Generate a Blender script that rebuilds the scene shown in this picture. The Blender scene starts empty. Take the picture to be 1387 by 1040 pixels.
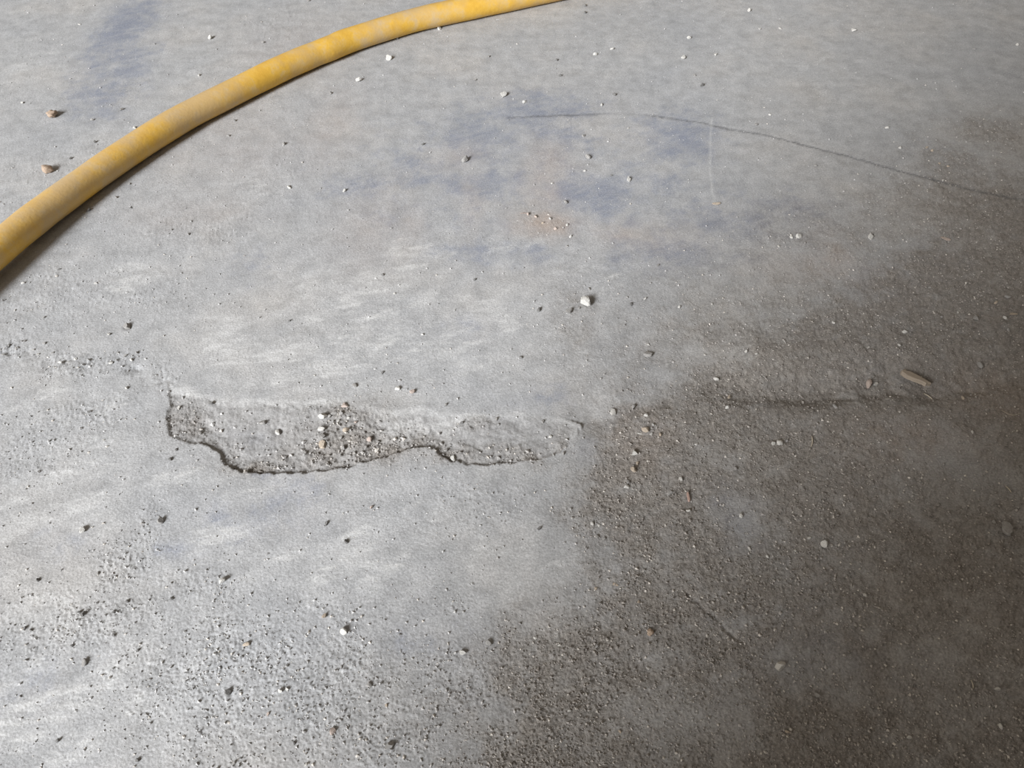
import bpy, math, random
import numpy as np
from mathutils import Vector, Matrix, Euler

random.seed(11)
RNG = np.random.default_rng(11)
scene = bpy.context.scene
COL = scene.collection

# ------------------------------------------------------------------ camera, sky, light, exposure
CAM_H, PITCH, FPX, W, H = 0.5, math.radians(50.0), 1040.0, 1387.0, 1040.0
cam_d = bpy.data.cameras.new('camera')
cam_d.sensor_fit = 'HORIZONTAL'
cam_d.sensor_width = 36.0
cam_d.lens = 36.0 * FPX / W
cam_d.clip_start = 0.01
cam = bpy.data.objects.new('camera', cam_d)
COL.objects.link(cam)
cam.location = (0, 0, CAM_H)
cam.rotation_euler = (math.pi / 2 - PITCH, 0, 0)
scene.camera = cam

world = bpy.data.worlds.new('world')
scene.world = world
world.use_nodes = True
wbg = world.node_tree.nodes['Background']
wbg.inputs['Color'].default_value = (1.0, 0.885, 0.75, 1)
wbg.inputs['Strength'].default_value = 0.25

# daylight from the wide shed door, behind the camera and to its left
key_d = bpy.data.lights.new('door_daylight', 'AREA')
key_d.shape = 'RECTANGLE'
key_d.size, key_d.size_y = 1.8, 2.8
key_d.energy = 1400.0
key_d.color = (0.93, 0.96, 1.0)
key = bpy.data.objects.new('door_daylight', key_d)
COL.objects.link(key)
key.location = (-4.35, -5.35, 4.1)
key.rotation_euler = (Vector((0.1, 0.5, 0)) - Vector(key.location)).to_track_quat('-Z', 'Y').to_euler()

# added wide dim lamp at far left, brightens the shaded side
fill_d = bpy.data.lights.new('added_fill_light', 'AREA')
fill_d.shape = 'RECTANGLE'
fill_d.size, fill_d.size_y = 4.5, 2.2
fill_d.energy = 170.0
fill_d.color = (1.0, 0.95, 0.88)
fill = bpy.data.objects.new('added_fill_light', fill_d)
COL.objects.link(fill)
fill.location = (-6.3, -3.6, 3.4)
fill.rotation_euler = (Vector((0.2, 0.5, 0)) - Vector(fill.location)).to_track_quat('-Z', 'Y').to_euler()

vs = scene.view_settings
scene.display_settings.display_device = 'sRGB'
vs.view_transform = 'Standard'
vs.look = 'None'
vs.gamma = 1.0
vs.use_curve_mapping = False
vs.exposure = 0.0

# ------------------------------------------------------------------ helpers
def at(px, py, z=0.0):
    """photo pixel -> point of the plane at height z"""
    x = (px - W / 2) / FPX
    y = -(py - H / 2) / FPX
    c, s = math.cos(PITCH), math.sin(PITCH)
    d = (x, c + y * s, -s + y * c)
    t = (z - CAM_H) / d[2]
    return (d[0] * t, d[1] * t)

def depth_at(py):
    X, Y = at(W / 2, py)
    return Y * math.cos(PITCH) + CAM_H * math.sin(PITCH)

def mpp(py):
    """metres per pixel across, at that row"""
    return depth_at(py) / FPX

PERM = np.random.default_rng(5).permutation(4096)
def pnoise(x, y, seed=0):
    xi = np.floor(x).astype(np.int64); yi = np.floor(y).astype(np.int64)
    xf = x - xi; yf = y - yi
    u = xf * xf * xf * (xf * (xf * 6 - 15) + 10); v = yf * yf * yf * (yf * (yf * 6 - 15) + 10)
    def g(ix, iy, dx, dy):
        h = PERM[(PERM[(ix + seed * 131) & 4095] + iy) & 4095]
        a = h * (2 * math.pi / 4096 * 17)
        return np.cos(a) * dx + np.sin(a) * dy
    n00 = g(xi, yi, xf, yf); n10 = g(xi + 1, yi, xf - 1, yf)
    n01 = g(xi, yi + 1, xf, yf - 1); n11 = g(xi + 1, yi + 1, xf - 1, yf - 1)
    a = n00 + u * (n10 - n00); b = n01 + u * (n11 - n01)
    return (a + v * (b - a)) * 1.5

def fbm(x, y, freq, octv=4, seed=0, gain=0.55):
    s = np.zeros_like(x); a = 1.0; t = 0
    for i in range(octv):
        c_, s_ = math.cos(.7 + 1.1 * i + seed), math.sin(.7 + 1.1 * i + seed)
        s += a * pnoise((x * c_ - y * s_) * freq + 17.3 * i, (x * s_ + y * c_) * freq - 9.1 * i, seed + i)
        t += a; a *= gain; freq *= 2.03
    return s / t

def fbm_flat(x, y, freq, octv=4, seed=0, gain=0.55):
    s = np.zeros_like(x); a = 1.0; t = 0
    for i in range(octv):
        s += a * pnoise(x * freq + 17.3 * i, y * freq - 9.1 * i, seed + i)
        t += a; a *= gain; freq *= 2.03
    return s / t

def ragged(m, f, lo, hi, k):
    """breaks a soft stain into a mottled one with a fractal rim"""
    return sstep(lo, hi, m + k * f * sstep(0, .25, m))

def sstep(a, b, x):
    t = np.clip((x - a) / (b - a), 0, 1)
    return t * t * (3 - 2 * t)

def dist_line(x, y, pts):
    """distance to a polyline of world points, and the parameter (0..1) along it"""
    best = np.full(x.shape, 1e9); par = np.zeros(x.shape); n = len(pts) - 1
    for i in range(n):
        ax, ay = pts[i]; bx, by = pts[i + 1]
        dx, dy = bx - ax, by - ay
        t = np.clip(((x - ax) * dx + (y - ay) * dy) / (dx * dx + dy * dy + 1e-12), 0, 1)
        d = np.hypot(x - ax - t * dx, y - ay - t * dy)
        m = d < best
        best = np.where(m, d, best); par = np.where(m, (i + t) / n, par)
    return best, par

def inside(x, y, pts):
    r = np.zeros(x.shape, bool); n = len(pts)
    for i in range(n):
        ax, ay = pts[i]; bx, by = pts[(i + 1) % n]
        c = ((ay > y) != (by > y)) & (x < (bx - ax) * (y - ay) / (by - ay + 1e-15) + ax)
        r ^= c
    return r

def PX(s):
    return [at(*map(float, p.split(','))) for p in s.split()]

def stain(x, y, lst):
    """soft world-space ellipses: (px, py, rx, ry, amount)"""
    out = np.zeros(x.shape)
    for cx, cy, rx, ry, a in lst:
        X, Y = at(cx, cy)
        sx = rx * mpp(cy)
        sy = abs(at(cx, cy - ry)[1] - at(cx, cy + ry)[1]) / 2
        q = ((x - X) / sx) ** 2 + ((y - Y) / sy) ** 2
        out = np.maximum(out, a * np.exp(-q * 0.8))
    return out

# ------------------------------------------------------------------ the floor's relief and stains, as functions of the place
LIP = PX('222,513 227,528 229,545 226,560 226,577 231,592 250,599 275,602 290,607 299,617 304,629 320,637 345,640 395,641 440,637 480,630 510,622 540,612 562,604 578,604 592,612 605,622 625,628 660,630 700,626 740,621 760,612 775,597')
TOP = PX('222,513 240,526 265,532 300,539 340,540 390,541 430,542 470,544 498,549 520,556 545,555 562,549 580,552 596,558 620,560 660,559 700,559 735,563 770,567 790,575 775,597')
SPALL = LIP + TOP[::-1][1:-1]
SEAM = PX('752,585 775,576 800,569 830,561 880,545 950,525 1000,530 1045,534 1100,534 1160,528 1215,525 1262,531 1310,521 1350,515 1400,508 1500,496')
SEAM_L = PX('-80,470 0,474 40,480 80,490 120,492 165,488 190,500 214,506 224,516')
CRACK = PX('690,159 740,157 780,156 818,154 845,154 880,156 915,161 950,166 975,172 1010,178 1050,186 1100,199 1150,212 1200,226 1270,245 1320,258 1400,273 1480,285')
SCRATCH = PX('964,160 962,185 962,230 965,262 970,278')
GROOVE = PX('930,805 960,830 985,852 1010,872')
DIRT = PX('905,520 850,545 800,578 782,640 758,688 800,735 806,785 765,822 695,850 650,885 662,960 590,1060 580,1200 1700,1200 1700,200 1420,250 1330,300 1230,330 1130,400 1040,440 960,490')
WEBBING = [(185, 500, 12, 6), (173, 443, 6, 4), (280, 577, 12, 8), (376, 582, 8, 6)]

DIRT_SHADE_SPOTS = [(1290, 225, 60, 40, .75), (1360, 180, 80, 30, .7), (1370, 290, 170, 70, 1.0), (1200, 420, 300, 80, .62), (1330, 400, 150, 90, .6), (1010, 450, 150, 60, .6), (1150, 320, 150, 50, .5), (900, 470, 90, 50, .42), (740, 990, 100, 80, .95),  # brown dirt; right-edge and bottom spots also have shade put into their colour
              (780, 430, 32, 70, .45), (735, 300, 40, 22, .4), (500, 600, 90, 25, .75), (470, 565, 50, 20, .7), (255, 570, 30, 25, .5), (340, 630, 60, 10, .5),
              (600, 612, 30, 12, .6), (690, 620, 60, 9, .5), (420, 620, 60, 14, .6), (650, 580, 40, 14, .35), (860, 520, 70, 25, .45), (790, 650, 40, 60, .45), (620, 980, 70, 70, .45)]
# grey grit on clean concrete: relief and loose grains, hardly any brown
GRIT_SPOTS = [(200, 700, 22, 35, .6), (170, 755, 45, 45, .8), (265, 800, 90, 40, .6), (130, 835, 110, 45, .75), (320, 900, 150, 80, .75), (300, 1000, 120, 50, .6), (450, 930, 120, 110, .75),
              (530, 1000, 80, 50, .8), (620, 930, 80, 60, .7), (110, 560, 70, 35, .65), (60, 605, 90, 35, .5), (20, 480, 70, 18, .6), (130, 492, 80, 12, .6), (60, 400, 100, 50, .55),
              (210, 400, 60, 40, .35), (300, 300, 60, 40, .35), (250, 310, 60, 30, .4), (410, 150, 40, 30, .3), (90, 240, 100, 60, .35), (60, 60, 60, 40, .2), (380, 30, 60, 30, .4), (640, 680, 140, 40, .45),
              (40, 860, 60, 50, .5), (390, 240, 60, 40, .3), (560, 840, 120, 60, .3), (440, 560, 60, 30, .4), (560, 500, 200, 60, .2)]
CLEAN_SPOTS = [(1320, 640, 110, 60, .55), (1010, 700, 35, 50, .6), (1110, 890, 110, 60, .45), (1260, 900, 120, 90, .35), (940, 980, 110, 60, .5), (890, 760, 60, 30, .25),
               (1150, 780, 90, 40, .3), (900, 880, 50, 40, .3), (960, 620, 60, 25, .3)]
BLUE_SPOTS = [(700, 225, 260, 90, .40), (950, 300, 160, 60, .38), (168, 40, 35, 60, .9), (175, 90, 30, 35, .8), (140, 125, 50, 30, .7), (150, 150, 30, 20, .5), (640, 185, 60, 40, .7), (730, 150, 80, 28, .75), (760, 190, 70, 40, .5),
              (920, 185, 60, 40, .8), (880, 250, 90, 40, .45), (560, 235, 60, 30, .6), (480, 250, 50, 25, .6), (640, 250, 70, 30, .65), (800, 265, 60, 30, .9), (700, 240, 40, 30, .5),
              (980, 300, 90, 30, .65), (900, 345, 80, 28, .7), (640, 340, 60, 22, .55), (720, 350, 40, 20, .5), (1080, 290, 60, 30, .5), (380, 690, 60, 35, .55), (310, 705, 60, 28, .45),
              (380, 640, 40, 10, .5), (640, 450, 30, 18, .5), (730, 535, 55, 14, .5), (345, 605, 45, 18, .5), (70, 745, 60, 30, .3), (560, 870, 60, 40, .35), (1000, 695, 35, 50, .55),
              (1200, 385, 60, 25, .4), (1280, 350, 40, 30, .4), (1130, 890, 90, 60, .4), (700, 580, 40, 20, .35), (50, 930, 60, 50, .35), (350, 360, 50, 30, .3), (250, 740, 40, 18, .4), (790, 600, 20, 14, .4), (640, 870, 50, 40, .3)]
WHITE_SPOTS = [(175, 375, 30, 20, .8), (60, 300, 60, 30, .2), (300, 455, 50, 40, .6), (480, 400, 110, 40, .65), (560, 470, 130, 40, .6), (410, 490, 120, 35, .65), (655, 425, 60, 35, .6),
               (560, 345, 40, 24, .7), (690, 330, 40, 24, .35), (100, 540, 120, 40, .35), (130, 620, 80, 40, .55), (60, 700, 100, 40, .6), (60, 800, 100, 30, .5), (60, 960, 120, 60, .75), (200, 880, 90, 30, .45),
              (260, 650, 60, 20, .55), (290, 720, 60, 30, .5), (450, 770, 110, 50, .5), (545, 572, 50, 14, .75), (640, 575, 40, 12, .55), (345, 552, 70, 10, .6), (250, 530, 25, 8, .6),
              (350, 245, 60, 24, .35), (830, 380, 50, 24, .45), (700, 760, 90, 40, .4), (560, 700, 80, 30, .3), (320, 660, 80, 20, .4), (460, 544, 60, 6, .5), (1130, 90, 120, 50, .2), (40, 90, 40, 30, .35)]
ORANGE_SPOTS = [(445, 170, 35, 50, .35), (500, 310, 50, 50, .32), (620, 215, 30, 20, .3), (330, 200, 90, 50, .25), (870, 320, 60, 20, .3), (735, 303, 38, 15, .9), (742, 225, 35, 32, .5), (745, 260, 26, 30, .45), (840, 312, 36, 14, .5), (560, 310, 20, 30, .35), (640, 270, 15, 40, .3), (1130, 345, 25, 25, .5),
                (1340, 530, 60, 30, .35), (1250, 600, 90, 30, .3), (870, 600, 30, 40, .3), (400, 60, 60, 40, .25), (270, 290, 80, 24, .25), (1100, 360, 60, 20, .3)]

def place(x, y):
    """height and masks of the floor at world x, y"""
    wx = x + 0.018 * fbm(x, y, 14, 4, 1); wy = y + 0.022 * fbm(x, y, 14, 4, 7)
    fx = x + 0.0030 * fbm(x, y, 110, 4, 3, .65); fy = y + 0.0036 * fbm(x, y, 110, 4, 9, .65)
    mid = fbm(x, y, 60, 4, 21); fine = fbm(x, y, 260, 2, 31)
    ca, sa = math.cos(-0.45), math.sin(-0.45)
    sx, sy = x * ca - y * sa, x * sa + y * ca
    streak = fbm_flat(sx * 0.22, sy, 150, 4, 41)
    frac = fbm(x, y, 38, 6, 141, .72); frac_s = fbm_flat(sx * .4, sy, 55, 5, 151, .72)
    # --- dirt
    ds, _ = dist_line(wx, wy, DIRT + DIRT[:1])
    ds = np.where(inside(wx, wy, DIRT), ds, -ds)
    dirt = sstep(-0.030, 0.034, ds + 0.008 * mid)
    dirt = np.maximum(dirt * 0.95, stain(wx, wy, DIRT_SHADE_SPOTS))
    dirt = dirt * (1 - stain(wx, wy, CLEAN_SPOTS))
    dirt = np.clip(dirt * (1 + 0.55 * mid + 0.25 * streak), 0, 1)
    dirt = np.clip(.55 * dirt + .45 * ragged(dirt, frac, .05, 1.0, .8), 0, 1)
    loose = stain(wx, wy, GRIT_SPOTS); loose = np.clip(.4 * loose + .7 * ragged(loose, frac, .1, .9, .9), 0, 1)
    blue = stain(wx, wy, BLUE_SPOTS)
    blue = .36 * blue + .85 * ragged(blue, frac, .15, .95, 1.1) * np.clip(.8 + .8 * streak, 0, 1)
    white = stain(wx, wy, WHITE_SPOTS)
    white = np.clip(.22 * white + 1.0 * ragged(white, frac_s + .4 * frac, .22, .95, 1.3) * np.clip(.8 + .9 * streak, 0, 1.2), 0, 1)
    orange = np.clip(stain(wx, wy, ORANGE_SPOTS) * (1 + 0.6 * mid), 0, 1)
    # --- spall
    ins = inside(fx, fy, SPALL)
    dl, pl = dist_line(fx, fy, LIP); dt, pt = dist_line(fx, fy, TOP)
    r = dt / (dt + dl + 1e-6)
    dep = np.interp(pl, [0, .08, .2, .4, .62, .7, .8, .9, 1], [.0003, .0012, .0018, .0030, .0027, .0036, .0022, .0016, .0004])
    h_sp = -dep * (0.10 + 0.90 * sstep(0, 0.85, r)) * sstep(0, 0.0016, dl) * sstep(-0.001, .006, dt)
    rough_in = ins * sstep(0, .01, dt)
    h_sp += rough_in * (0.0018 * fbm(x, y, 62, 4, 51))
    h = np.where(ins, h_sp, 0.0)
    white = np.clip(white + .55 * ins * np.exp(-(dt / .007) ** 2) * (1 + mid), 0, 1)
    dirt = np.clip(dirt + rough_in * np.exp(-dl / .010) * (.4 + .6 * mid), 0, 1)  # darker band along the lip: settled dirt plus shade put into the colour
    blue = blue * (1 - .5 * rough_in)
    # the broken upper slope starts with a low rounded shoulder
    # --- seam to the right: a trough whose near lip stands sharp
    d, p = dist_line(fx, fy, SEAM)
    below = np.interp(fx, [q[0] for q in SEAM], [q[1] for q in SEAM])
    up = fy - below
    amp = np.interp(p, [0, .1, .25, .33, .45, .6, .75, 1], [.0018, .0036, .0028, .0020, .0050, .0075, .0075, .006])
    tr = np.where(up > 0, np.exp(-(up / 0.026) ** 2), np.exp(-(up / 0.011) ** 2))
    on = sstep(SEAM[0][0], SEAM[0][0] + .035, fx) * (~ins)
    seam = tr * on * (d < .12)
    h -= amp * seam * (1 + 0.35 * mid + .4 * fbm(x, y, 12, 2, 89))
    h += on * 0.0020 * np.exp(-((up - 0.045) / 0.026) ** 2) * sstep(at(930, 530)[0], at(1050, 530)[0], x) * (1 + .5 * mid + .8 * fbm(x, y, 14, 2, 87))
    # --- rubbly seam to the left
    d, p = dist_line(fx, fy, SEAM_L)
    sl = np.exp(-(d / 0.011) ** 2) * np.clip(.45 + 1.3 * fbm(x, y, 28, 3, 66), 0, 1)
    h += sl * (0.0020 * fbm(x, y, 110, 3, 61) - 0.0006)
    # --- hairline crack
    d, p = dist_line(fx, fy, CRACK)
    cw = 0.0016 + 0.0009 * fbm(x, y, 60, 2, 71) + .0003
    gap = sstep(.12, .0, np.abs(p - .24)) * .8
    crack = np.exp(-(d / np.maximum(cw, .0006)) ** 2) * (0.75 + .5 * mid) * (1 - gap * .8)
    h -= 0.0006 * crack
    d, p = dist_line(fx, fy, GROOVE); gr = np.exp(-(d / .0016) ** 2)
    h -= 0.0012 * gr
    d, p = dist_line(x, y, SCRATCH); scr = np.exp(-(d / .0014) ** 2) * (.7 + .8 * np.abs(mid))
    # --- pits
    for cx, cy, rx, ry in WEBBING:
        X, Y = at(cx, cy); s = mpp(cy)
        q = ((fx - X) / (rx * s)) ** 2 + ((fy - Y) / (ry * s * 1.4)) ** 2
        h -= 0.0022 * np.exp(-q * 1.5)
    # --- grain
    grit = np.clip(0.20 + 0.95 * np.maximum(dirt, .9 * loose) + 0.8 * rough_in * (0.4 + dirt) + .7 * sl, 0, 1.4) * (1 - .5 * blue)
    h += 0.00085 * fbm(x, y, 9, 3, 81)
    h += grit * (0.00055 * fbm(x, y, 210, 2, 91) + 0.0017 * np.clip(fbm(x, y, 600, 2, 95) - .04, 0, 1) + .0006 * fbm(x, y, 850, 1, 97))
    h += 0.00016 * streak * (1 + white) + .00010 * fbm(x, y, 700, 2, 98)
    h += 0.0013 * dirt * fbm(x, y, 26, 3, 85)
    return dict(h=h, dirt=dirt, blue=blue, white=white, orange=orange, crack=np.clip(crack, 0, 1), scr=np.clip(scr, 0, 1), spall=rough_in * 1.0, grit=grit, sl=sl, loose=loose)

# ------------------------------------------------------------------ materials
def new_mat(name):
    m = bpy.data.materials.new(name); m.use_nodes = True
    nt = m.node_tree
    return m, nt, nt.nodes['Principled BSDF']

def N(nt, t, **kw):
    n = nt.nodes.new(t)
    for k, v in kw.items():
        setattr(n, k, v)
    return n

def noise(nt, co, scale, detail=4, rough=.55, scl=None):
    n = N(nt, 'ShaderNodeTexNoise'); n.inputs['Scale'].default_value = scale
    n.inputs['Detail'].default_value = detail; n.inputs['Roughness'].default_value = rough
    if scl:
        mp = N(nt, 'ShaderNodeMapping'); mp.inputs['Scale'].default_value = scl[:3]
        mp.inputs['Rotation'].default_value = (0, 0, scl[3])
        nt.links.new(co, mp.inputs['Vector']); co = mp.outputs['Vector']
    nt.links.new(co, n.inputs['Vector'])
    return n.outputs['Fac']

def ramp(nt, fac, stops):
    r = N(nt, 'ShaderNodeValToRGB'); e = r.color_ramp.elements
    while len(e) < len(stops): e.new(.5)
    for k, (p, c) in enumerate(stops):
        e[k].position = p; e[k].color = (*c, 1) if len(c) == 3 else c
    nt.links.new(fac, r.inputs['Fac'])
    return r.outputs['Color']

def mix(nt, fac, a, b, mode='MIX'):
    m = N(nt, 'ShaderNodeMix', data_type='RGBA', blend_type=mode)
    for s, v in ((m.inputs[0], fac), (m.inputs[6], a), (m.inputs[7], b)):
        if isinstance(v, (int, float)): s.default_value = v
        elif isinstance(v, tuple): s.default_value = (*v, 1)
        else: nt.links.new(v, s)
    return m.outputs[2]

def math_n(nt, op, a, b=None, clamp=False):
    m = N(nt, 'ShaderNodeMath', operation=op); m.use_clamp = clamp
    for s, v in zip(m.inputs, (a, b)):
        if v is None: continue
        if isinstance(v, (int, float)): s.default_value = v
        else: nt.links.new(v, s)
    return m.outputs[0]

def concrete():
    m, nt, b = new_mat('worn_concrete')
    co = N(nt, 'ShaderNodeTexCoord').outputs['Object']
    a1 = N(nt, 'ShaderNodeAttribute', attribute_name='marks'); s1 = N(nt, 'ShaderNodeSeparateColor')
    nt.links.new(a1.outputs['Color'], s1.inputs[0])
    a2 = N(nt, 'ShaderNodeAttribute', attribute_name='wear'); s2 = N(nt, 'ShaderNodeSeparateColor')
    nt.links.new(a2.outputs['Color'], s2.inputs[0])
    dirt, blue, white = s1.outputs; orange, crack, scr = s2.outputs
    big = noise(nt, co, 7, 5, .6)
    c = ramp(nt, big, [(.3, (.362, .365, .372)), (.5, (.395, .393, .392)), (.7, (.43, .415, .398))])
    med = noise(nt, co, 55, 6, .65)
    c = mix(nt, .7, c, ramp(nt, med, [(.3, (.37, .37, .37)), (.5, (.5, .5, .5)), (.7, (.62, .62, .62))]), 'OVERLAY')
    strk = noise(nt, co, 160, 5, .6, (.2, 1, 1, -.45))
    spk = ramp(nt, strk, [(.40, (0, 0, 0)), (.62, (1, 1, 1))])
    c = mix(nt, math_n(nt, 'MULTIPLY', blue, .85), c, (.24, .256, .305))
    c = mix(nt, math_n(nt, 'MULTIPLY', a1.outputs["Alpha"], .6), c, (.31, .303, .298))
    wf = math_n(nt, 'MULTIPLY', white, math_n(nt, 'ADD', math_n(nt, 'MULTIPLY', spk, .8), .25), True)
    c = mix(nt, wf, c, (.565, .56, .55))
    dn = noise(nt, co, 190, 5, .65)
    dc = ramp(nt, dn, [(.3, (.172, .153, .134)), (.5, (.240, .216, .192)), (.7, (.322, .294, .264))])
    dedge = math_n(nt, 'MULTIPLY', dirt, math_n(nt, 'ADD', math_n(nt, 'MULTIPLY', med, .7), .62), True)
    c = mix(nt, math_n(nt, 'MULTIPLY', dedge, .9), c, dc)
    c = mix(nt, math_n(nt, 'MULTIPLY', orange, .55), c, (.43, .335, .27))
    c = mix(nt, math_n(nt, 'MULTIPLY', crack, .85), c, (.10, .10, .105))
    c = mix(nt, math_n(nt, 'MULTIPLY', scr, .5), c, (.56, .56, .55))
    sp = noise(nt, co, 620, 2, .6)
    c = mix(nt, .6, c, ramp(nt, sp, [(.28, (.33, .33, .33)), (.5, (.5, .5, .5)), (.72, (.68, .68, .68))]), 'OVERLAY')
    nt.links.new(c, b.inputs['Base Color'])
    b.inputs['Roughness'].default_value = .82
    b.inputs['Specular IOR Level'].default_value = .25
    hn = noise(nt, co, 700, 3, .6)
    bp = N(nt, 'ShaderNodeBump'); bp.inputs['Distance'].default_value = .0009
    nt.links.new(math_n(nt, 'ADD', math_n(nt, 'MULTIPLY', dirt, .4), .38), bp.inputs['Strength'])
    nt.links.new(hn, bp.inputs['Height']); nt.links.new(bp.outputs[0], b.inputs['Normal'])
    return m

def stone_mat(name, col, col2, rough=.85):
    m, nt, b = new_mat(name)
    co = N(nt, 'ShaderNodeTexCoord').outputs['Object']
    n = noise(nt, co, 3.0, 4, .65)
    nt.links.new(ramp(nt, n, [(.3, col2), (.65, col)]), b.inputs['Base Color'])
    b.inputs['Roughness'].default_value = rough
    bp = N(nt, 'ShaderNodeBump'); bp.inputs['Strength'].default_value = .4; bp.inputs['Distance'].default_value = .15
    nt.links.new(noise(nt, co, 9, 3), bp.inputs['Height']); nt.links.new(bp.outputs[0], b.inputs['Normal'])
    return m

STONE = {
    'w': stone_mat('pale_stone', (.70, .68, .64), (.56, .54, .50)),
    'g': stone_mat('grey_stone', (.40, .385, .365), (.30, .285, .27)),
    't': stone_mat('tan_stone', (.56, .47, .37), (.42, .35, .28)),
    'p': stone_mat('pinkish_stone', (.56, .46, .40), (.42, .35, .31)),
    'k': stone_mat('shadow_dark_stone', (.25, .24, .23), (.15, .145, .14)),  # mostly pits and small shadows, put in as dark specks of stone
    'o': stone_mat('orange_clay', (.52, .39, .29), (.38, .29, .22)),
}

def sand_mat():
    m, nt, b = new_mat('loose_sand')
    a = N(nt, 'ShaderNodeAttribute', attribute_name='grain')
    nt.links.new(a.outputs['Color'], b.inputs['Base Color'])
    b.inputs['Roughness'].default_value = .8
    return m

def hose_mat():
    m, nt, b = new_mat('dusty_yellow_hose')
    co = N(nt, 'ShaderNodeTexCoord').outputs['Object']
    n1 = noise(nt, co, 16, 5, .6); n2 = noise(nt, co, 60, 5, .65)
    base = ramp(nt, n2, [(.3, (.66, .37, .045)), (.6, (.76, .46, .07))])
    f = ramp(nt, n1, [(.42, (0, 0, 0)), (.60, (1, 1, 1))])
    c = mix(nt, math_n(nt, 'MULTIPLY', f, .75), base, (.55, .39, .20))
    f2 = ramp(nt, n2, [(.52, (0, 0, 0)), (.72, (1, 1, 1))])
    c = mix(nt, math_n(nt, 'MULTIPLY', f2, .45), c, (.50, .42, .34))
    at_ = N(nt, 'ShaderNodeAttribute', attribute_name='dust'); sp = N(nt, 'ShaderNodeSeparateColor')
    nt.links.new(at_.outputs['Color'], sp.inputs[0])
    c = mix(nt, math_n(nt, 'MULTIPLY', sp.outputs[0], math_n(nt, 'ADD', n1, .2), True), c, (.52, .41, .29))
    nt.links.new(c, b.inputs['Base Color'])
    b.inputs['Roughness'].default_value = .55
    bp = N(nt, 'ShaderNodeBump'); bp.inputs['Strength'].default_value = .25; bp.inputs['Distance'].default_value = .001
    nt.links.new(noise(nt, co, 300, 3), bp.inputs['Height']); nt.links.new(bp.outputs[0], b.inputs['Normal'])
    return m

def wood_mat(name, c1, c2):
    m, nt, b = new_mat(name)
    co = N(nt, 'ShaderNodeTexCoord').outputs['Object']
    n = noise(nt, co, 900, 4, .6, (.06, 1, 1, 0))
    nt.links.new(ramp(nt, n, [(.3, c1), (.7, c2)]), b.inputs['Base Color'])
    b.inputs['Roughness'].default_value = .8
    return m

def plaster_mat():
    m, nt, b = new_mat('grey_render')
    co = N(nt, 'ShaderNodeTexCoord').outputs['Object']
    nt.links.new(ramp(nt, noise(nt, co, 6, 6, .6), [(.3, (.36, .35, .33)), (.7, (.46, .44, .42))]), b.inputs['Base Color'])
    b.inputs['Roughness'].default_value = .9
    bp = N(nt, 'ShaderNodeBump'); bp.inputs['Strength'].default_value = .4; bp.inputs['Distance'].default_value = .004
    nt.links.new(noise(nt, co, 90, 5), bp.inputs['Height']); nt.links.new(bp.outputs[0], b.inputs['Normal'])
    return m

# ------------------------------------------------------------------ mesh helpers
def mesh_np(name, verts, faces, mat=None, smooth=False):
    """verts (n,3), faces (m,k) of one size k"""
    me = bpy.data.meshes.new(name)
    nv, (nf, k) = len(verts), faces.shape
    me.vertices.add(nv); me.vertices.foreach_set('co', np.ascontiguousarray(verts, np.float32).ravel())
    me.loops.add(nf * k); me.loops.foreach_set('vertex_index', np.ascontiguousarray(faces, np.int32).ravel())
    me.polygons.add(nf); me.polygons.foreach_set('loop_start', np.arange(0, nf * k, k, dtype=np.int32))
    me.polygons.foreach_set('use_smooth', np.full(nf, smooth, bool))
    me.update(calc_edges=True)
    if mat: me.materials.append(mat)
    return me

def link(name, me, loc=(0, 0, 0), rot=(0, 0, 0), scale=(1, 1, 1), parent=None):
    o = bpy.data.objects.new(name, me); COL.objects.link(o)
    o.location = loc; o.rotation_euler = rot; o.scale = scale
    if parent: o.parent = parent
    return o

def tag(o, label=None, cat=None, group=None, kind=None):
    if label: o['label'] = label
    if cat: o['category'] = cat
    if group: o['group'] = group
    if kind: o['kind'] = kind
    return o

# ------------------------------------------------------------------ floor: a fine slab patch, then plain slab out to the walls
NC, NR = 1100, 810
Y0, Y1 = 0.045, 1.62
rows = Y0 + (Y1 - Y0) * (np.expm1(2.15 * np.linspace(0, 1, NR)) / math.expm1(2.15))
us = np.linspace(-1, 1, NC)
GX = us[None, :] * (0.36 + 0.50 * rows[:, None]); GY = np.repeat(rows[:, None], NC, 1)
P = place(GX.ravel(), GY.ravel())
edge = np.minimum(np.minimum(1 - np.abs(us)[None, :] + 0 * GY, (GY - Y0) / .25), (Y1 - GY) / 2).ravel()
fade = sstep(0, .04, edge)
Z = P['h'] * fade
verts = np.stack([GX.ravel(), GY.ravel(), Z], 1)
idx = np.arange(NR * NC).reshape(NR, NC)
faces = np.stack([idx[:-1, :-1], idx[:-1, 1:], idx[1:, 1:], idx[1:, :-1]], -1).reshape(-1, 4)
# plain slab around the patch: quads from the patch's four corners outwards
R = 5.0
outer = np.array([[-R, -R, 0], [R, -R, 0], [R, R, 0], [-R, R, 0]], float)
o0 = len(verts)
verts = np.vstack([verts, outer])
cA, cB, cC, cD = idx[0, 0], idx[0, -1], idx[-1, -1], idx[-1, 0]
ring = np.array([[o0, o0 + 1, cB, cA], [o0 + 1, o0 + 2, cC, cB], [o0 + 2, o0 + 3, cD, cC], [o0 + 3, o0, cA, cD]])
faces = np.vstack([faces, ring])
fm = mesh_np('floor', verts, faces, concrete(), True)
def colattr(me, name, r, g, b, alpha=None):
    at_ = me.color_attributes.new(name, 'FLOAT_COLOR', 'POINT')
    n = len(me.vertices); a = np.zeros((n, 4), np.float32); a[:, 3] = 1
    for k, v in enumerate((r, g, b)): a[:len(v), k] = v
    if alpha is not None: a[:, 3] = 0; a[:len(alpha), 3] = alpha
    at_.data.foreach_set('color', a.ravel())
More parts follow.
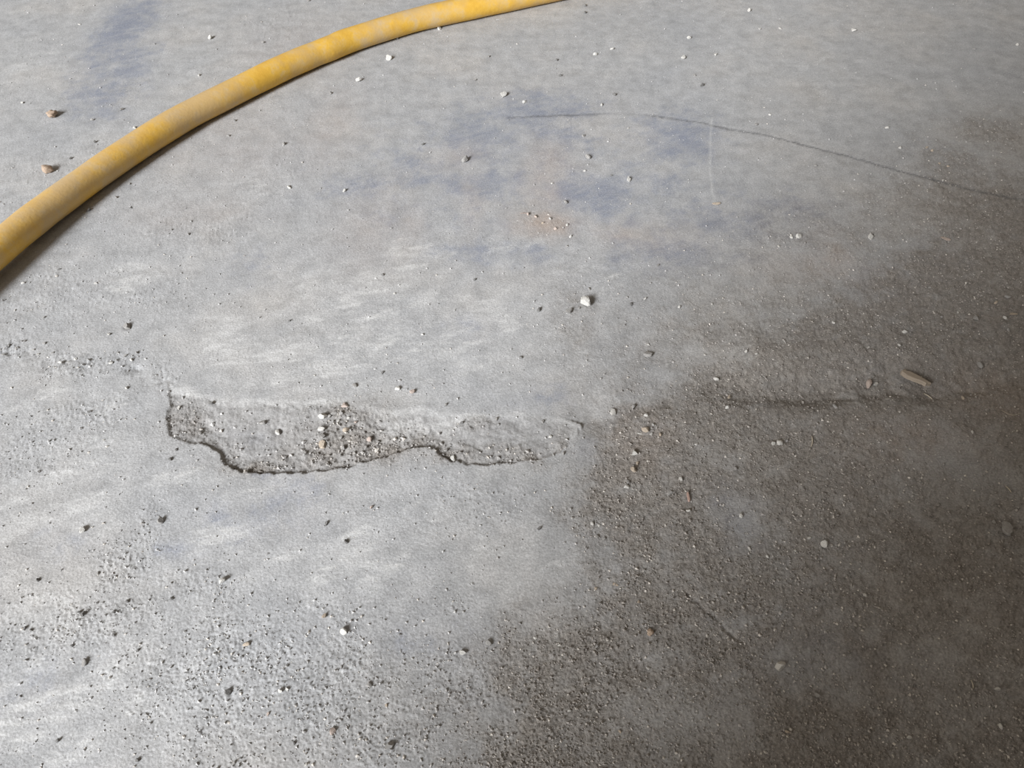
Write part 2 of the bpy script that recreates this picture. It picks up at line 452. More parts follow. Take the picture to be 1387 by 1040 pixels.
colattr(fm, 'marks', np.r_[P['dirt'], .15, .8, .6, .15], P['blue'], P['white'], P['spall'])
colattr(fm, 'wear', P['orange'], P['crack'], P['scr'])
floor = tag(link('floor', fm), 'worn grey concrete floor with a long spalled patch and brown dirt', 'floor', kind='structure')

GP = {k: v.reshape(NR, NC) for k, v in P.items()}
ZG = Z.reshape(NR, NC)
def grid_ij(x, y):
    j = np.clip(np.searchsorted(rows, y), 1, NR - 1)
    i = np.clip(((x / (0.36 + 0.50 * rows[j])) + 1) / 2 * (NC - 1), 0, NC - 1).round().astype(int)
    return j, i
def floor_z(x, y):
    j, i = grid_ij(np.asarray(x, float), np.asarray(y, float))
    return ZG[j, i]

# ------------------------------------------------------------------ added unseen blocker behind the camera; its end shades the floor's right side
def box(name, lo, hi, mat):
    x0, y0, z0 = lo; x1, y1, z1 = hi
    v = np.array([[x0, y0, z0], [x1, y0, z0], [x1, y1, z0], [x0, y1, z0], [x0, y0, z1], [x1, y0, z1], [x1, y1, z1], [x0, y1, z1]], float)
    f = np.array([[0, 3, 2, 1], [4, 5, 6, 7], [0, 1, 5, 4], [1, 2, 6, 5], [2, 3, 7, 6], [3, 0, 4, 7]])
    return link(name, mesh_np(name, v, f, mat))
blocker = box('shade_blocker', (-0.60, -0.78, 0.0), (4.0, -0.58, 2.8), plaster_mat())
tag(blocker, 'added grey slab out of view that shades the floor', 'blocker', kind='structure')

# ------------------------------------------------------------------ yellow hose
def hose():
    r = 0.0152
    cps = [(-330, 640, 0), (-160, 478, 3), (-70, 396, 4), (0, 335, 3.5), (46, 297, 2), (92, 263, 1), (160, 215, 0), (240, 164, 0), (309, 128.5, 0), (378, 94.5, 0), (420, 76, 0), (448, 65, 0),
           (476, 53.5, 0), (552, 30, 0), (602, 18, 0), (655, 7, 0), (712, -5, 0), (800, -24, 0), (900, -43, 0), (1010, -60, 0), (1130, -72, 0)]
    pts = []
    for px, py, lift in cps:
        z = r + lift / 1000
        x, y = at(px, py, z)
        pts.append((x, y, z + (floor_z(x, y) if abs(x) < .9 and Y0 < y < Y1 else 0) * .5))
    # on past the frame at both ends
    pts = [(-1.1, -1.7, r), (-.85, -1.0, r), (-.68, -.4, r), (-.60, .06, r)] + pts + [(.80, 1.345, r), (1.2, 1.33, r), (1.7, 1.22, r), (2.3, .95, r), (3.0, .6, r)]
    pts = np.array(pts)
    # Catmull-Rom
    out = []
    for i in range(len(pts) - 1):
        p0, p1, p2, p3 = pts[max(i - 1, 0)], pts[i], pts[i + 1], pts[min(i + 2, len(pts) - 1)]
        for t in np.linspace(0, 1, 14, endpoint=False):
            out.append(.5 * (2 * p1 + (p2 - p0) * t + (2 * p0 - 5 * p1 + 4 * p2 - p3) * t * t + (3 * p1 - p0 - 3 * p2 + p3) * t ** 3))
    out.append(pts[-1]); c = np.array(out)
    for _ in range(6):
        c[1:-1] = .25 * c[:-2] + .5 * c[1:-1] + .25 * c[2:]
    tg = np.gradient(c, axis=0); tg /= np.linalg.norm(tg, axis=1)[:, None]
    side = np.cross(tg, [0, 0, 1.0]); side /= np.linalg.norm(side, axis=1)[:, None]
    upv = np.cross(side, tg)
    S = 32; n = len(c)
    ang = np.linspace(0, 2 * math.pi, S, endpoint=False)
    s = np.arange(n) * .02
    wob = 1 + .012 * np.sin(s * 9) + .008 * np.sin(s * 23 + 1)
    V = c[:, None, :] + r * wob[:, None, None] * (np.cos(ang)[None, :, None] * side[:, None, :] * 1.02 + np.sin(ang)[None, :, None] * upv[:, None, :] * .98)
    ii = np.arange(n * S).reshape(n, S)
    F = np.stack([ii[:-1], np.roll(ii, -1, 1)[:-1], np.roll(ii, -1, 1)[1:], ii[1:]], -1).reshape(-1, 4)[:, ::-1]
    me = mesh_np('hose', V.reshape(-1, 3), F, hose_mat(), True)
    dust = np.clip(.15 + .5 * np.cos(ang - 2.6)[None, :] + 0 * s[:, None], 0, 1).ravel()
    dust *= np.repeat(sstep(206, 96, np.arange(n).astype(float)) * .8 + .2, S)
    colattr(me, 'dust', dust, dust, dust)
    global HOSE_LINE
    HOSE_LINE = c[::4]
    o = link('yellow_hose', me)
    return tag(o, 'dusty yellow rubber hose curving across the concrete floor', 'hose')
hose()

# ------------------------------------------------------------------ pebbles
def ico(sub):
    import bmesh
    bm = bmesh.new(); bmesh.ops.create_icosphere(bm, subdivisions=sub, radius=1.0)
    v = np.array([x.co[:] for x in bm.verts]); f = np.array([[q.index for q in p.verts] for p in bm.faces]); bm.free()
    return v, f
ICO1, ICO2 = ico(1), ico(2)

def stone_shape(rng, cuts=9, flat=.72, elong=1.2, sub=2):
    v, f = (ICO2 if sub == 2 else ICO1)
    v = v.copy()
    for _ in range(cuts):
        n = rng.normal(size=3); n /= np.linalg.norm(n); d = rng.uniform(.38, .78)
        e = v @ n - d
        v -= np.where(e > 0, e, 0)[:, None] * n
    v *= 1 + rng.normal(0, .025, (len(v), 1))
    v *= np.array([elong, 1, flat])
    v /= max(np.ptp(v[:, 0]), np.ptp(v[:, 1])) / 2
    v[:, 2] -= v[:, 2].min()
    return v, f

def clod_shape(rng):
    """crumbly lump: several grains fused into one skin of bumps"""
    v, f = ico(3)
    q = np.zeros(len(v))
    for _ in range(34):
        n = rng.normal(size=3); n /= np.linalg.norm(n)
        q = np.maximum(q, rng.uniform(.1, .5) * np.exp(-((1 - v @ n) / .05)))
    v = v * (.72 + q)[:, None] * np.array([1.1, .95, .7])
    v[:, 2] -= v[:, 2].min()
    return v / 1.1, f

srng = np.random.default_rng(3)
SHAPES = [stone_shape(srng, int(srng.integers(8, 14)), srng.uniform(.6, .9), srng.uniform(1.0, 1.45)) for _ in range(10)]
FLAKES = [stone_shape(srng, 12, srng.uniform(.22, .34), srng.uniform(1.6, 2.3)) for _ in range(4)]
CLODS = [clod_shape(srng) for _ in range(3)]
TRI = stone_shape(srng, 3, .5, 1.0)
tv = ICO2[0].copy()
for a in (90, 210, 330):
    n = np.array([-math.cos(math.radians(a)), -math.sin(math.radians(a)), .15]); n /= np.linalg.norm(n)
    e = tv @ n - .3; tv -= np.where(e > 0, e, 0)[:, None] * n
tv[:, 2] *= .55; tv[:, 2] -= tv[:, 2].min()
TRI = (tv, ICO2[1])
BANK = {'s': SHAPES, 'f': FLAKES, 'c': CLODS, 'y': [TRI]}
MESHES = {}
def stone_mesh(kind, k, col):
    key_ = (kind, k, col)
    if key_ not in MESHES:
        v, f = BANK[kind][k]
        MESHES[key_] = mesh_np('pebble_' + kind, v, f, STONE[col], kind == 'c')
    return MESHES[key_]

prng = random.Random(7)
def pebble(px, py, d, col='w', kind='s', rot=None, label=None, group=None, name='pebble', wide=1.0, cat='pebble'):
    x, y = at(px, py)
    rad = d * mpp(py) / 2
    k = prng.randrange(len(BANK[kind]))
    z = float(floor_z(x, y)) - rad * (.02 if d > 6 else .12)
    o = link(name, stone_mesh(kind, k, col), (x, y, z), (prng.uniform(-.15, .15), prng.uniform(-.15, .15), prng.uniform(0, 6.28) if rot is None else math.radians(rot)),
             (rad, rad * wide, rad * prng.uniform(.85, 1.1)))
    return tag(o, label, cat, group)

NAMED = [
 # px, py, diameter, colour, shape, label
 (72, 158, 15, 'o', 'c', 'orange-brown clay lump with a dark shadow, above the hose'),
 (66, 232, 16, 'o', 'c', 'crumbled clay clod close above the hose, left edge'),
 (682, 130, 10, 'w', 's', 'bright white round pebble above the dark hairline crack'),
 (630, 218, 10, 'g', 's', 'rough grey stone on the blue-grey stain left of centre'),
 (527, 80, 7, 'w', 's', 'small white pebble below the hose, nearest to its upper stretch'),
 (486, 110, 7, 'w', 's', 'small white pebble left of and below its twin under the hose'),
 (797, 214, 8, 'g', 's', 'small grey pebble with a dark shadow below the hairline crack'),
 (852, 244, 7, 'w', 's', 'small bright pebble on the blue stain right of the orange dust'),
 (925, 79, 7, 'w', 's', 'small pale pebble on smooth concrete above the hairline crack'),
 (969, 276, 10, 't', 'f', 'tan flake at the lower end of the white scratch'),
 (709, 289, 10, 'p', 'f', 'pinkish flake at the left end of the orange dust patch'),
 (793, 412, 14, 'w', 's', 'large white angular pebble near the centre of the floor'),
 (771, 424, 10, 'g', 's', 'grey pebble just left of the large white central pebble'),
 (730, 421, 7, 'k', 's', 'black pebble on pale concrete left of the central pebbles'),
 (878, 481, 12, 'g', 's', 'rounded grey-beige pebble above the seam, right of centre'),
 (173, 443, 10, 'g', 's', 'grey pebble half sunk in a pit above the rubbly seam'),
 (1179, 322, 9, 'w', 's', 'white pebble on the brown floor below the hairline crack'),
 (1081, 321, 7, 'w', 's', 'larger white pebble of the pair on the grey-brown floor'),
 (1072, 322, 5, 'w', 's', 'smaller white pebble of the pair on the grey-brown floor'),
 (1279, 324, 12, 'p', 'f', 'pinkish flat flake on the brown floor at upper right'),
 (1224, 451, 7, 'w', 's', 'cream round pebble on dark dirt above the wood chip'),
 (1178, 517, 12, 'p', 's', 'round pinkish pebble in the seam left of the wood chip'),
 (1188, 516, 6, 'w', 's', 'small white pebble touching the round pinkish one'),
 (1330, 492, 9, 'g', 's', 'grey-brown pebble above the seam at the right edge'),
 (1369, 427, 13, 't', 'f', 'tan flat chip by the right edge above the seam'),
 (1364, 404, 7, 'g', 's', 'topmost beige pebble of the cluster at the right edge'),
 (1320, 434, 8, 'g', 's', 'dull grey pebble left of the right edge cluster'),
 (831, 557, 10, 'w', 's', 'white angular pebble at the start of the dark seam'),
 (858, 550, 7, 'g', 's', 'round grey pebble right of the white one on the seam'),
 (874, 583, 10, 't', 's', 'yellowish tan pebble on the dirt below the seam'),
 (868, 588, 8, 'w', 'f', 'pale sliver lying against the yellowish tan pebble'),
 (859, 615, 12, 'w', 'y', 'pale triangular stone on the gritty dirt'),
 (858, 639, 8, 't', 's', 'tan pebble below the pale triangular stone'),
 (848, 660, 7, 'w', 's', 'small white oval pebble on gritty dirt below the triangular stone'),
 (907, 669, 9, 'g', 's', 'grey pebble left of the thin pink splinter'),
 (1056, 601, 9, 'w', 'c', 'crumbly pale lump on the dark dirt under the seam'),
 (1132, 550, 8, 'g', 's', 'grey pebble just under the dark seam'),
 (1116, 738, 9, 'w', 's', 'pale pebble on the brown dirt at lower right'),
 (1360, 718, 19, 'g', 's', 'largest grey stone, by the right edge'),
 (1055, 903, 14, 'w', 's', 'big whitish stone on dark dirt near the bottom right'),
 (1106, 943, 7, 'g', 's', 'small grey pebble below right of the big whitish stone'),
 (1231, 999, 7, 'w', 's', 'white pebble near the bottom edge, right of the grey patch'),
 (1349, 934, 7, 'w', 's', 'upper of two white pebbles near the bottom right corner'),
 (1354, 984, 7, 'w', 's', 'lower of two white pebbles near the bottom right corner'),
 (1028, 1002, 8, 'g', 's', 'grey pebble with a dark shadow at the bottom of the dirt'),
 (880, 857, 10, 'o', 'c', 'tan crumbly clod on the gritty dirt'),
 (831, 791, 11, 't', 'f', 'tan sliver standing in the grit right of the pale tongue'),
 (663, 871, 9, 'g', 's', 'grey pebble where the pale floor meets the grit'),
 (626, 885, 8, 'w', 's', 'white pebble just left of the grit edge, lower middle'),
 (528, 1010, 11, 'g', 's', 'large grey pebble with a round shadow at the bottom edge'),
 (450, 992, 9, 'p', 's', 'beige pebble near the bottom edge, left of middle'),
 (466, 855, 9, 'w', 's', 'white oval pebble on the pale floor below the spall'),
 (440, 836, 7, 't', 's', 'small tan pebble up left of the white oval one'),
 (500, 928, 8, 'g', 's', 'grey pebble on the pale lower floor'),
 (334, 874, 9, 't', 's', 'tan pebble with a brown shadow at lower left'),
 (302, 788, 8, 'w', 's', 'white pebble on the lower left floor above the grit'),
 (309, 938, 8, 'k', 's', 'dark pebble on the bright lower left floor'),
 (114, 897, 11, 'g', 's', 'big grey pebble on the bright lower left floor'),
 (112, 718, 9, 'w', 's', 'white pebble with a long dark shadow on the left floor'),
 (218, 706, 8, 'g', 's', 'grey pebble at the head of the grit band, left floor'),
 (436, 600, 13, 't', 's', 'tan angular stone in the rubble of the spalled patch'),
 (438, 591, 9, 'g', 's', 'grey stone behind the tan angular one in the spall'),
 (438, 564, 10, 'w', 's', 'topmost white stone in the rubble of the spalled patch'),
 (435, 581, 9, 'w', 's', 'white stone between its neighbours at the rubble edge'),
 (452, 560, 9, 'g', 's', 'grey stone at the top of the spall rubble'),
 (467, 550, 9, 'p', 's', 'pinkish stone at the upper tip of the spall rubble'),
 (469, 584, 8, 't', 's', 'tan stone in the middle of the spall rubble'),
 (500, 594, 9, 'p', 'c', 'pink crumbly lump at the right of the spall rubble'),
 (376, 583, 9, 'w', 's', 'pale pebble beside a pit in the spalled patch'),
 (356, 572, 8, 'g', 's', 'grey pebble left of the pale one in the spall'),
 (559, 531, 8, 'p', 's', 'pinkish pebble just above the upper edge of the spall'),
 (538, 527, 7, 'w', 's', 'white pebble left of the pinkish one above the spall'),
 (480, 523, 7, 'g', 's', 'grey pebble above the spall rubble'),
 (614, 620, 8, 'w', 's', 'white pebble at the notch of the spall lip'),
 (604, 608, 7, 'g', 's', 'grey pebble in the gritty hollow behind the spall notch'),
]
for px, py, d, c, k, lab in NAMED:
    nm = 'clay_clod' if k == 'c' and c == 'o' else ('stone_flake' if k == 'f' else 'pebble')
    cat = 'clod' if nm == 'clay_clod' else ('flake' if k == 'f' else 'pebble')
    pebble(px, py, d * 1.12, c, k, rot={'y': 5, 'f': prng.uniform(-40, 0)}.get(k), label=lab, name=nm, cat=cat)

SMALL = {
 ('tiny grit stone lying on the concrete above the yellow hose', 'tiny stones above the hose'):
  '108,33,4w 121,93,3 136,119,3 38,18,3w 165,149,6 125,163,4 129,193,4k 96,215,5k 183,174,5w 270,103,4w 285,52,6w 293,67,3k 356,58,5 418,2,4 30,140,4w 210,60,3 240,20,3',
 ('tiny grit stone on grey concrete between the hose and the rubbly seam', 'tiny stones between hose and left seam'):
  '309,185,4 318,164,4k 448,127,5 385,196,5 392,254,7w 467,259,5w 121,285,5k 177,282,4k 130,384,4w 148,453,5w 100,452,3k 31,384,5w 102,360,3k 232,312,4 256,318,5 373,329,3 392,435,4k 60,430,4 20,420,4w 175,250,4 158,268,4 80,365,4k 222,455,3 352,150,3 330,240,3',
 ('tiny grit stone on the stained concrete above the hairline crack', 'tiny stones above the hairline crack'):
  '595,40,5w 567,48,3 538,53,4 662,77,4 643,109,4 573,196,4k 829,67,5w 806,75,5w 933,52,5w 969,74,5w 1015,15,5w 832,129,5k 815,143,5w 710,139,5w 792,8,5k 793,18,5k 759,103,4k 941,103,4 1029,40,4w 950,117,6k 754,82,4k 883,111,3w 1057,39,5w 1156,42,7w 1263,11,3 1201,174,5w 1219,201,4w 1154,185,3w 1255,200,4t 1378,61,4w 1042,156,4w 1123,189,3w 1350,195,3 1262,205,4t 1272,222,4t 1280,200,3w 1290,215,3t 1268,190,3t 780,50,3 700,60,3 900,40,3 840,20,3 980,120,3w',
 ('tiny grit stone on the floor between the hairline crack and the seam', 'tiny stones below the hairline crack'):
  '851,174,4w 790,185,4 1024,169,5 828,238,4k 792,232,4w 748,249,4w 1284,225,4t 1277,245,4w 1104,225,5 1162,236,3 766,275,6 773,321,5w 768,334,4 891,360,4 715,291,5p 726,294,6p 745,297,4w 768,305,4w 735,302,4t 752,310,4p 741,318,3w 854,413,5k 878,467,4w 920,416,4w 874,405,4w 964,412,4w 980,395,3w 798,392,4 705,485,5k 955,481,4w 1010,478,4w 1024,481,4w 981,486,4 970,512,7w 986,478,3 784,418,4 988,511,4 788,375,3 1055,334,5w 1062,329,3w 1216,470,5w 1175,473,4w 1129,438,5w 1156,366,3w 1145,369,3w 1259,390,4 1273,305,3w 1348,412,6t 1360,433,6w 1297,423,4w 1275,430,4 1152,512,4 1210,512,4w 1364,449,5 1308,389,3k 1263,312,3 1306,453,3w 1181,490,3w 793,355,3 830,330,3 940,440,3w 1090,450,3w 1060,470,3w 1105,495,3w 1340,470,4 1310,500,3',
 ('tiny grit stone on the pale concrete just above the spalled patch', 'tiny stones above the spalled patch'):
  '518,373,4k 591,373,3 643,379,4k 535,398,4w 508,500,4k 518,505,5k 541,516,4 572,454,4w 649,475,3k 581,413,3w 500,430,3 430,470,3k 690,520,3 470,440,3 620,540,4 600,520,4 604,548,5',
 ('tiny crumb of broken concrete on the rubbly seam at the left edge', 'crumbs on the left seam'):
  '12,468,4 22,472,5 33,462,4 45,474,5 52,480,4w 60,466,4 72,478,4 82,492,6w 92,490,5 102,486,5w 112,494,4 120,488,4 135,486,4 150,492,5w 160,478,4 170,482,5 178,488,5w 186,478,4 197,486,4w 205,494,4 212,508,4 5,480,5 26,484,4 165,496,4w',
 ('tiny stone among the rubble inside the spalled patch', 'tiny stones in the spalled patch'):
  '474,582,5 475,595,5w 446,602,6 465,605,6 361,630,4w 597,599,6 408,623,4w 485,582,5 488,603,4 393,628,3 242,552,6w 287,547,6k 480,560,5 472,566,5w 482,572,5p 462,560,5 458,570,5w 466,576,4 478,545,4 455,582,5 448,575,4w 462,592,5 480,590,4 492,585,5 505,585,4w 512,597,5 520,590,4 530,600,4 495,605,5 510,606,4w 480,612,5 460,615,5 445,615,4 470,622,4 430,610,4 425,595,4 540,590,4w 550,598,4 520,608,4 500,614,4 585,595,4 610,600,4w 600,614,5 618,612,4 650,612,4 690,615,4 715,612,4w 745,591,5w 750,616,5 763,615,5 300,560,4 330,580,4 320,600,4 262,570,4 270,585,5 250,585,4 245,570,4 290,600,4 310,622,4 700,565,4k 672,568,5 735,572,5 625,573,5k',
 ('tiny stone on the bright floor left of and below the spalled patch', 'tiny stones on the lower left floor'):
  '125,715,4k 172,526,5w 16,526,4w 109,581,4k 120,613,4w 239,610,5k 231,623,5k 43,682,4k 72,692,3w 193,709,5 133,777,5 37,771,4 164,719,3k 279,773,4k 121,558,5k 114,757,3k 442,709,6k 469,734,6k 441,694,4w 503,687,5p 506,718,3k 419,723,3k 709,644,3k 738,664,3k 730,717,6k 114,832,7k 107,830,5k 34,851,5k 42,854,5k 154,830,5k 173,815,5k 233,811,5k 154,861,5k 97,875,5k 188,881,5k 315,886,4k 328,890,5k 79,1003,5k 187,1030,6k 249,998,4k 192,910,4k 131,817,4 52,786,5k 317,1034,6 212,936,4k 184,956,3w 92,855,4k 175,847,4k 138,844,3k 261,852,3k 124,910,4 421,926,5k 380,937,6w 389,934,5w 399,1006,5k 463,904,5 552,1006,4w 564,958,4w 524,956,5t 683,859,4w 500,846,4w 472,804,3k 363,967,5p 513,1026,4k 415,1036,5w 506,972,4 607,872,4k 525,946,4k 535,1035,4k 490,835,4w 655,958,5 356,958,4k 423,899,4w 225,795,4t 232,790,4t',
 ('tiny stone on the dark gritty dirt below the seam', 'tiny stones on the dirt below the seam'):
  '874,563,6w 882,589,5w 885,576,5 894,589,5t 863,629,5t 851,654,6 845,622,4w 943,602,5w 988,537,6t 985,553,6w 922,650,6w 932,693,6w 1003,699,6w 1047,601,5w 802,710,5w 811,712,5w 808,727,6 818,730,5 1014,743,5w 1039,754,5w 841,735,4w 1003,621,4t 996,635,5 1017,644,4 827,677,4t 838,672,4w 914,579,4 947,632,3w 1346,708,6 1096,729,5w 1066,597,5 1305,537,6t 1330,555,4t 1316,586,5w 1308,572,4 1148,582,3w 1089,538,4w 1129,615,4 1188,634,3t 1084,682,4w 1163,684,4w 1218,697,3w 1236,747,4w 1077,746,5w 1303,650,4w 1361,774,5 1262,685,3 1279,694,4w 1063,651,4w 1152,764,4w 824,815,4w 827,823,4w 785,823,4w 878,905,5w 904,832,4w 910,807,3w 1044,899,4w 988,1002,3w 758,873,5w 808,876,6 865,816,5t 839,991,5t 815,979,4w 725,864,5w 771,963,5w 782,962,4w 816,956,4w 993,919,4w 938,975,4w 807,797,5t 962,1026,5k 724,953,4 701,1005,4w 890,1003,3w 867,946,4w 956,927,3w 1066,992,6t 1190,866,4w 1171,807,5w 1168,812,4 1231,1026,3w 1171,966,3w 1075,903,4 1053,939,5 1355,789,4w 1257,936,3t 1114,985,3w 1291,902,4 1110,953,3w 1119,952,3w 1245,792,3w 1316,818,3w 1222,849,3w 1239,929,5k 1262,975,4t 1298,944,4',
}
LANDMARKS = [('the orange-brown clay lump', 72, 158), ('the crumbled clay clod', 66, 232), ('the bright white round pebble', 682, 130), ('the rough grey stone', 630, 218),
 ('the white scratch', 964, 220), ('the orange dust patch', 735, 303), ('the large white central pebble', 793, 412), ('the rounded grey-beige pebble', 878, 481),
 ('the half sunk grey pebble', 173, 443), ('the white pebble pair', 1077, 322), ('the pinkish flat flake', 1279, 324), ('the cream round pebble', 1224, 451),
 ('the wood chip', 1239, 514), ('the tan flat chip', 1369, 427), ('the white stone on the seam', 831, 557), ('the yellowish tan pebble', 874, 583),
 ('the pale triangular stone', 859, 615), ('the pink splinter', 932, 674), ('the crumbly pale lump', 1056, 601), ('the pale lower right pebble', 1116, 738),
 ('the largest grey stone', 1360, 718), ('the big whitish stone', 1055, 903), ('the two bottom right white pebbles', 1351, 959), ('the tan crumbly clod', 880, 857),
 ('the tan sliver', 831, 791), ('the grey pebble at the grit edge', 663, 871), ('the large bottom edge pebble', 528, 1010), ('the white oval pebble', 466, 855),
 ('the lower left tan pebble', 334, 874), ('the big lower left grey pebble', 114, 897), ('the long-shadowed white pebble', 112, 718), ('the head of the grit band', 218, 706),
 ('the tan stone in the rubble', 436, 600), ('the pinkish pebble above the spall', 559, 531), ('the notch of the spall lip', 578, 604), ('the left end of the spall', 226, 560),
 ('the right end of the spall', 765, 600), ('the left tip of the crack', 690, 159), ('the middle of the crack', 1050, 186), ('the right end of the crack', 1330, 260),
 ('the upper middle of the hose', 378, 95), ('the lower end of the hose', 60, 288), ('the top right corner', 1360, 20), ('the middle of the left edge', 30, 470)]
WORD = {'w': 'pale', 'g': 'grey', 't': 'tan', 'p': 'pinkish', 'k': 'shadow-dark'}
ORD = ['nearest', 'second nearest', 'third nearest', 'fourth nearest', 'fifth nearest', 'sixth nearest', 'seventh nearest', 'eighth nearest', 'ninth nearest']
every = []
for (lab, grp), s in SMALL.items():
    for tok in s.split():
        px, py, d = tok.split(',')
        c = 'g'
        if d[-1].isalpha(): c, d = d[-1], d[:-1]
        px, py, d = float(px), float(py), float(d)
        lm = min(LANDMARKS, key=lambda q: math.hypot(q[1] - px, q[2] - py))
        dx, dy = px - lm[1], lm[2] - py
        k8 = int(round(math.degrees(math.atan2(dy, dx)) / 45)) % 8
        way = ['right of', 'above right of', 'above', 'above left of', 'left of', 'below left of', 'below', 'below right of'][k8]
        every.append([px, py, d, c, grp, (c, way, lm[0]), math.hypot(dx, dy)])
every.sort(key=lambda q: (-q[2], q[1], q[0]))
KEPT = every[:300 - len(NAMED)]
GRIT = every[300 - len(NAMED):]
for e in KEPT:
    px, py, d, c, grp, kk, dd = e
    same = sorted((q[6], q[0]) for q in KEPT if q[5] == kk)
    o_ = '' if len(same) == 1 else ORD[same.index((dd, px))] + ' '
    pebble(px, py, d * 1.05, c, label=o_ + 'tiny ' + WORD[c] + ' stone ' + kk[1] + ' ' + kk[2], group=grp)

# ------------------------------------------------------------------ wood chip, splinters, straws
def slab_chip(name, px, py, length, width, thick, rot, outline, mat, tilt=(0, 0), lift=0.0):
    """splintered chip: outline in unit length/width, bevelled top, real thickness"""
    x, y = at(px, py)
    o = np.array(outline, float) * [length / 2, width / 2]
    n = len(o)
    lo = np.c_[o, np.zeros(n)]; mid_ = np.c_[o * 1.0, np.full(n, thick * .7)]; hi = np.c_[o * [.94, .80], np.full(n, thick)]
    v = np.vstack([lo, mid_, hi]); me = bpy.data.meshes.new(name)
    f = [list(range(n))[::-1], list(range(2 * n, 3 * n))]
    for a in (0, n):
        for i in range(n):
            j = (i + 1) % n; f.append([a + i, a + j, a + n + j, a + n + i])
    me.from_pydata(v.tolist(), [], f); me.materials.append(mat); me.update()
    return link(name, me, (x, y, float(floor_z(x, y)) + lift), (math.radians(tilt[0]), math.radians(tilt[1]), math.radians(rot)))

WOOD = wood_mat('weathered_wood', (.27, .22, .17), (.42, .355, .285))
PINKW = wood_mat('pink_splinter', (.40, .27, .22), (.52, .37, .31))
STRAW = wood_mat('dry_straw', (.42, .37, .29), (.55, .49, .39))
s = mpp(515)
chip = slab_chip('wood_chip', 1239, 514, 40 * s, 15 * s, .0035, -32, [(-1, .15), (-.86, .95), (-.8, .55), (-.6, .95), (0, .8), (.55, .45), (1, .05), (.78, -.35), (.72, -.75), (.5, -.6), (0, -.75), (-.6, -.8), (-.95, -.35)], WOOD, (-8, 3), .0042)
tag(chip, 'flat brown wood chip with splintered ends lying across the dark seam', 'wood chip')
s = mpp(674)
tag(slab_chip('wood_splinter', 932, 674, 15 * s, 3.6 * s, .0014, 93, [(-1, 0), (-.8, .9), (.7, .8), (1, .2), (.8, -.8), (-.7, -.9)], PINKW, (0, -4), .0006), 'thin pink splinter lying upright on the gritty dirt', 'splinter')
s = mpp(664)
def straw(name, p0, p1, w, label, group=None, bow=.08):
    x0, y0 = at(*p0); x1, y1 = at(*p1)
    n = 9; t = np.linspace(0, 1, n)
    dx, dy = x1 - x0, y1 - y0
    cx = x0 + dx * t - dy * bow * np.sin(t * math.pi); cy = y0 + dy * t + dx * bow * np.sin(t * math.pi)
    cz = floor_z(cx, cy).mean() + w * .6 + .0004 + 0 * t
    c = np.c_[cx, cy, cz]; L = math.hypot(dx, dy); nx, ny = -dy / L, dx / L
    S = 6; ang = np.linspace(0, 2 * math.pi, S, endpoint=False)
    rr = w / 2 * (1 - .5 * (2 * np.abs(t - .5)) ** 4)
    V = np.array([[[cx[i] + rr[i] * math.cos(a) * nx, cy[i] + rr[i] * math.cos(a) * ny, cz[i] + rr[i] * math.sin(a)] for a in ang] for i in range(n)]).reshape(-1, 3)
    ii = np.arange(n * S).reshape(n, S)
    F = np.stack([ii[:-1], np.roll(ii, -1, 1)[:-1], np.roll(ii, -1, 1)[1:], ii[1:]], -1).reshape(-1, 4)
    base = np.array([x0, y0, float(cz[0] - w)])
    return tag(link(name, mesh_np(name, V - base, F, STRAW, True), base), label, 'straw', group)
straw('dry_straw', (1361, 659), (1369, 668), .0009, 'thin pale straw by the right edge above the largest grey stone')
straw('dry_straw', (1099, 592), (1098, 606), .0010, 'short dull straw on the dirt right of the crumbly pale lump')
straw('dry_straw', (1255, 526), (1268, 535), .0010, 'thin straw at the right end of the wood chip')
straw('dry_straw', (1314, 922), (1317, 933), .0008, 'fine straw left of the white pebbles near the bottom right corner')
straw('dry_straw', (1356, 556), (1382, 560), .0006, 'curved hair-thin straw at the right edge below the seam', bow=-.25)

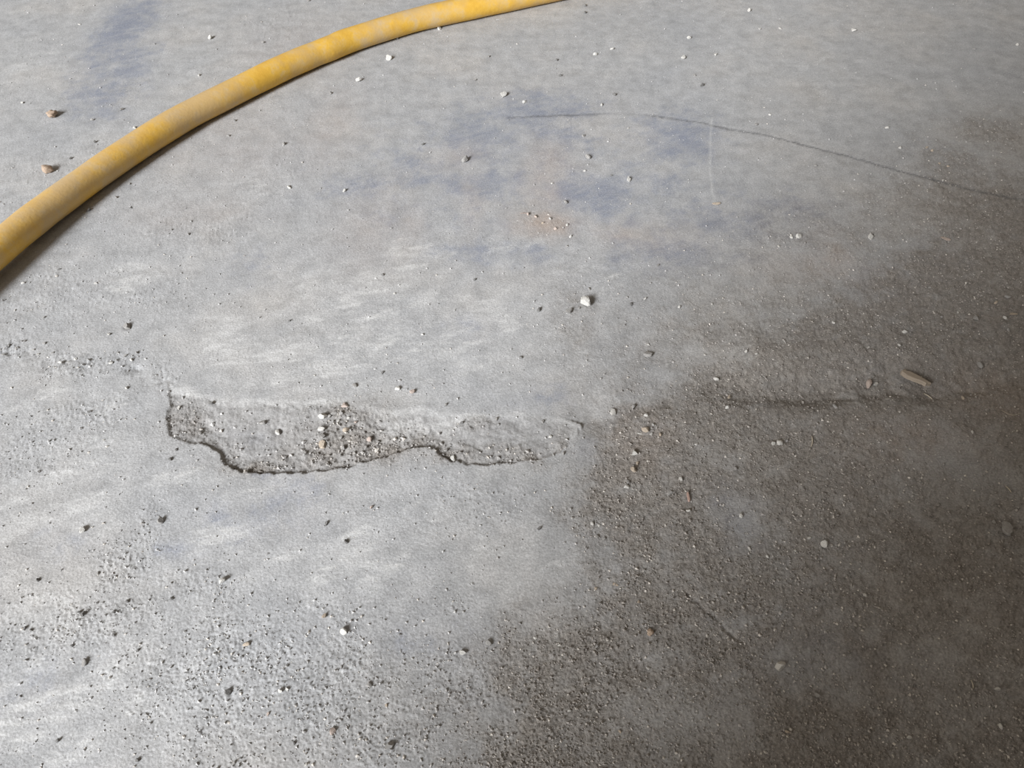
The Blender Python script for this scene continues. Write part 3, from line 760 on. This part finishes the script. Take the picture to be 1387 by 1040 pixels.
# ------------------------------------------------------------------ loose sand: too fine to count
SAND = sand_mat()
def grains(n_try, dens_fn, rmin, rmax, seed):
    rg = np.random.default_rng(seed)
    v = rg.random(n_try); Y = np.interp(v, np.linspace(0, 1, NR), rows)
    X = (rg.random(n_try) * 2 - 1) * .97 * (.36 + .5 * Y)
    j, i = grid_ij(X, Y)
    cl = fbm(X, Y, 45, 3, 201)
    keep = rg.random(n_try) < dens_fn(j, i) * np.clip(1 + 1.6 * cl, 0, 2)
    X, Y = X[keep], Y[keep]
    return X, Y, rmin * (rmax / rmin) ** (rg.random(len(X)) ** 2.2)
parts = [grains(260000, lambda j, i: .028 + .62 * np.maximum(GP['dirt'][j, i] ** 1.5, .5 * GP['loose'][j, i] ** 1.3) * (1 - GP['blue'][j, i] * .6), .00040, .0012, 1),
         grains(80000, lambda j, i: .9 * GP['spall'][j, i] * GP['dirt'][j, i] + .22 * np.clip(GP['sl'][j, i], 0, 1), .0006, .0021, 2)]
gp = [at(q[0], q[1]) for q in GRIT]
parts.append((np.array([q[0] for q in gp]), np.array([q[1] for q in gp]), np.array([q[2] * mpp(q[1]) * .5 for q in GRIT])))
X, Y, r = (np.concatenate([p[k] for p in parts]) for k in range(3))
hd, _ = dist_line(X, Y, [(q[0], q[1]) for q in HOSE_LINE])
X, Y, r = X[hd > .018], Y[hd > .018], r[hd > .018]
rg = np.random.default_rng(9)
n = len(X); j, i = grid_ij(X, Y)
oct_ = np.array([[1, 0, 0], [0, 1, 0], [-1, 0, 0], [0, -1, 0], [0, 0, 1], [0, 0, -1]], float)
of = np.array([[0, 1, 4], [1, 2, 4], [2, 3, 4], [3, 0, 4], [1, 0, 5], [2, 1, 5], [3, 2, 5], [0, 3, 5]])
a = rg.random(n) * 6.283; ca, sa = np.cos(a), np.sin(a)
V = oct_[None] * (1 + rg.uniform(-.35, .25, (n, 6, 1))) + rg.normal(0, .18, (n, 6, 3))
V = np.stack([V[..., 0] * ca[:, None] - V[..., 1] * sa[:, None], V[..., 0] * sa[:, None] + V[..., 1] * ca[:, None], V[..., 2] * .8], -1)
V = V * r[:, None, None] + np.stack([X, Y, ZG[j, i] + r * .3], 1)[:, None, :]
F = (of[None] + 6 * np.arange(n)[:, None, None]).reshape(-1, 3)
sm = mesh_np('sand', V.reshape(-1, 3), F, SAND, False)
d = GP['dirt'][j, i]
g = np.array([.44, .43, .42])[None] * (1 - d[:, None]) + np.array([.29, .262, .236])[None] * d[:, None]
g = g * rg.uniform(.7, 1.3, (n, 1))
pale = rg.random(n) < .14
g[pale] = np.array([.58, .54, .49]) * rg.uniform(.8, 1.15, (pale.sum(), 1))
g = np.repeat(g, 6, 0)
colattr(sm, 'grain', g[:, 0], g[:, 1], g[:, 2])
tag(link('sand', sm), 'brown sand and concrete crumbs strewn over the floor, thickest on the dark dirt', 'sand', kind='stuff')
print('grains', n)
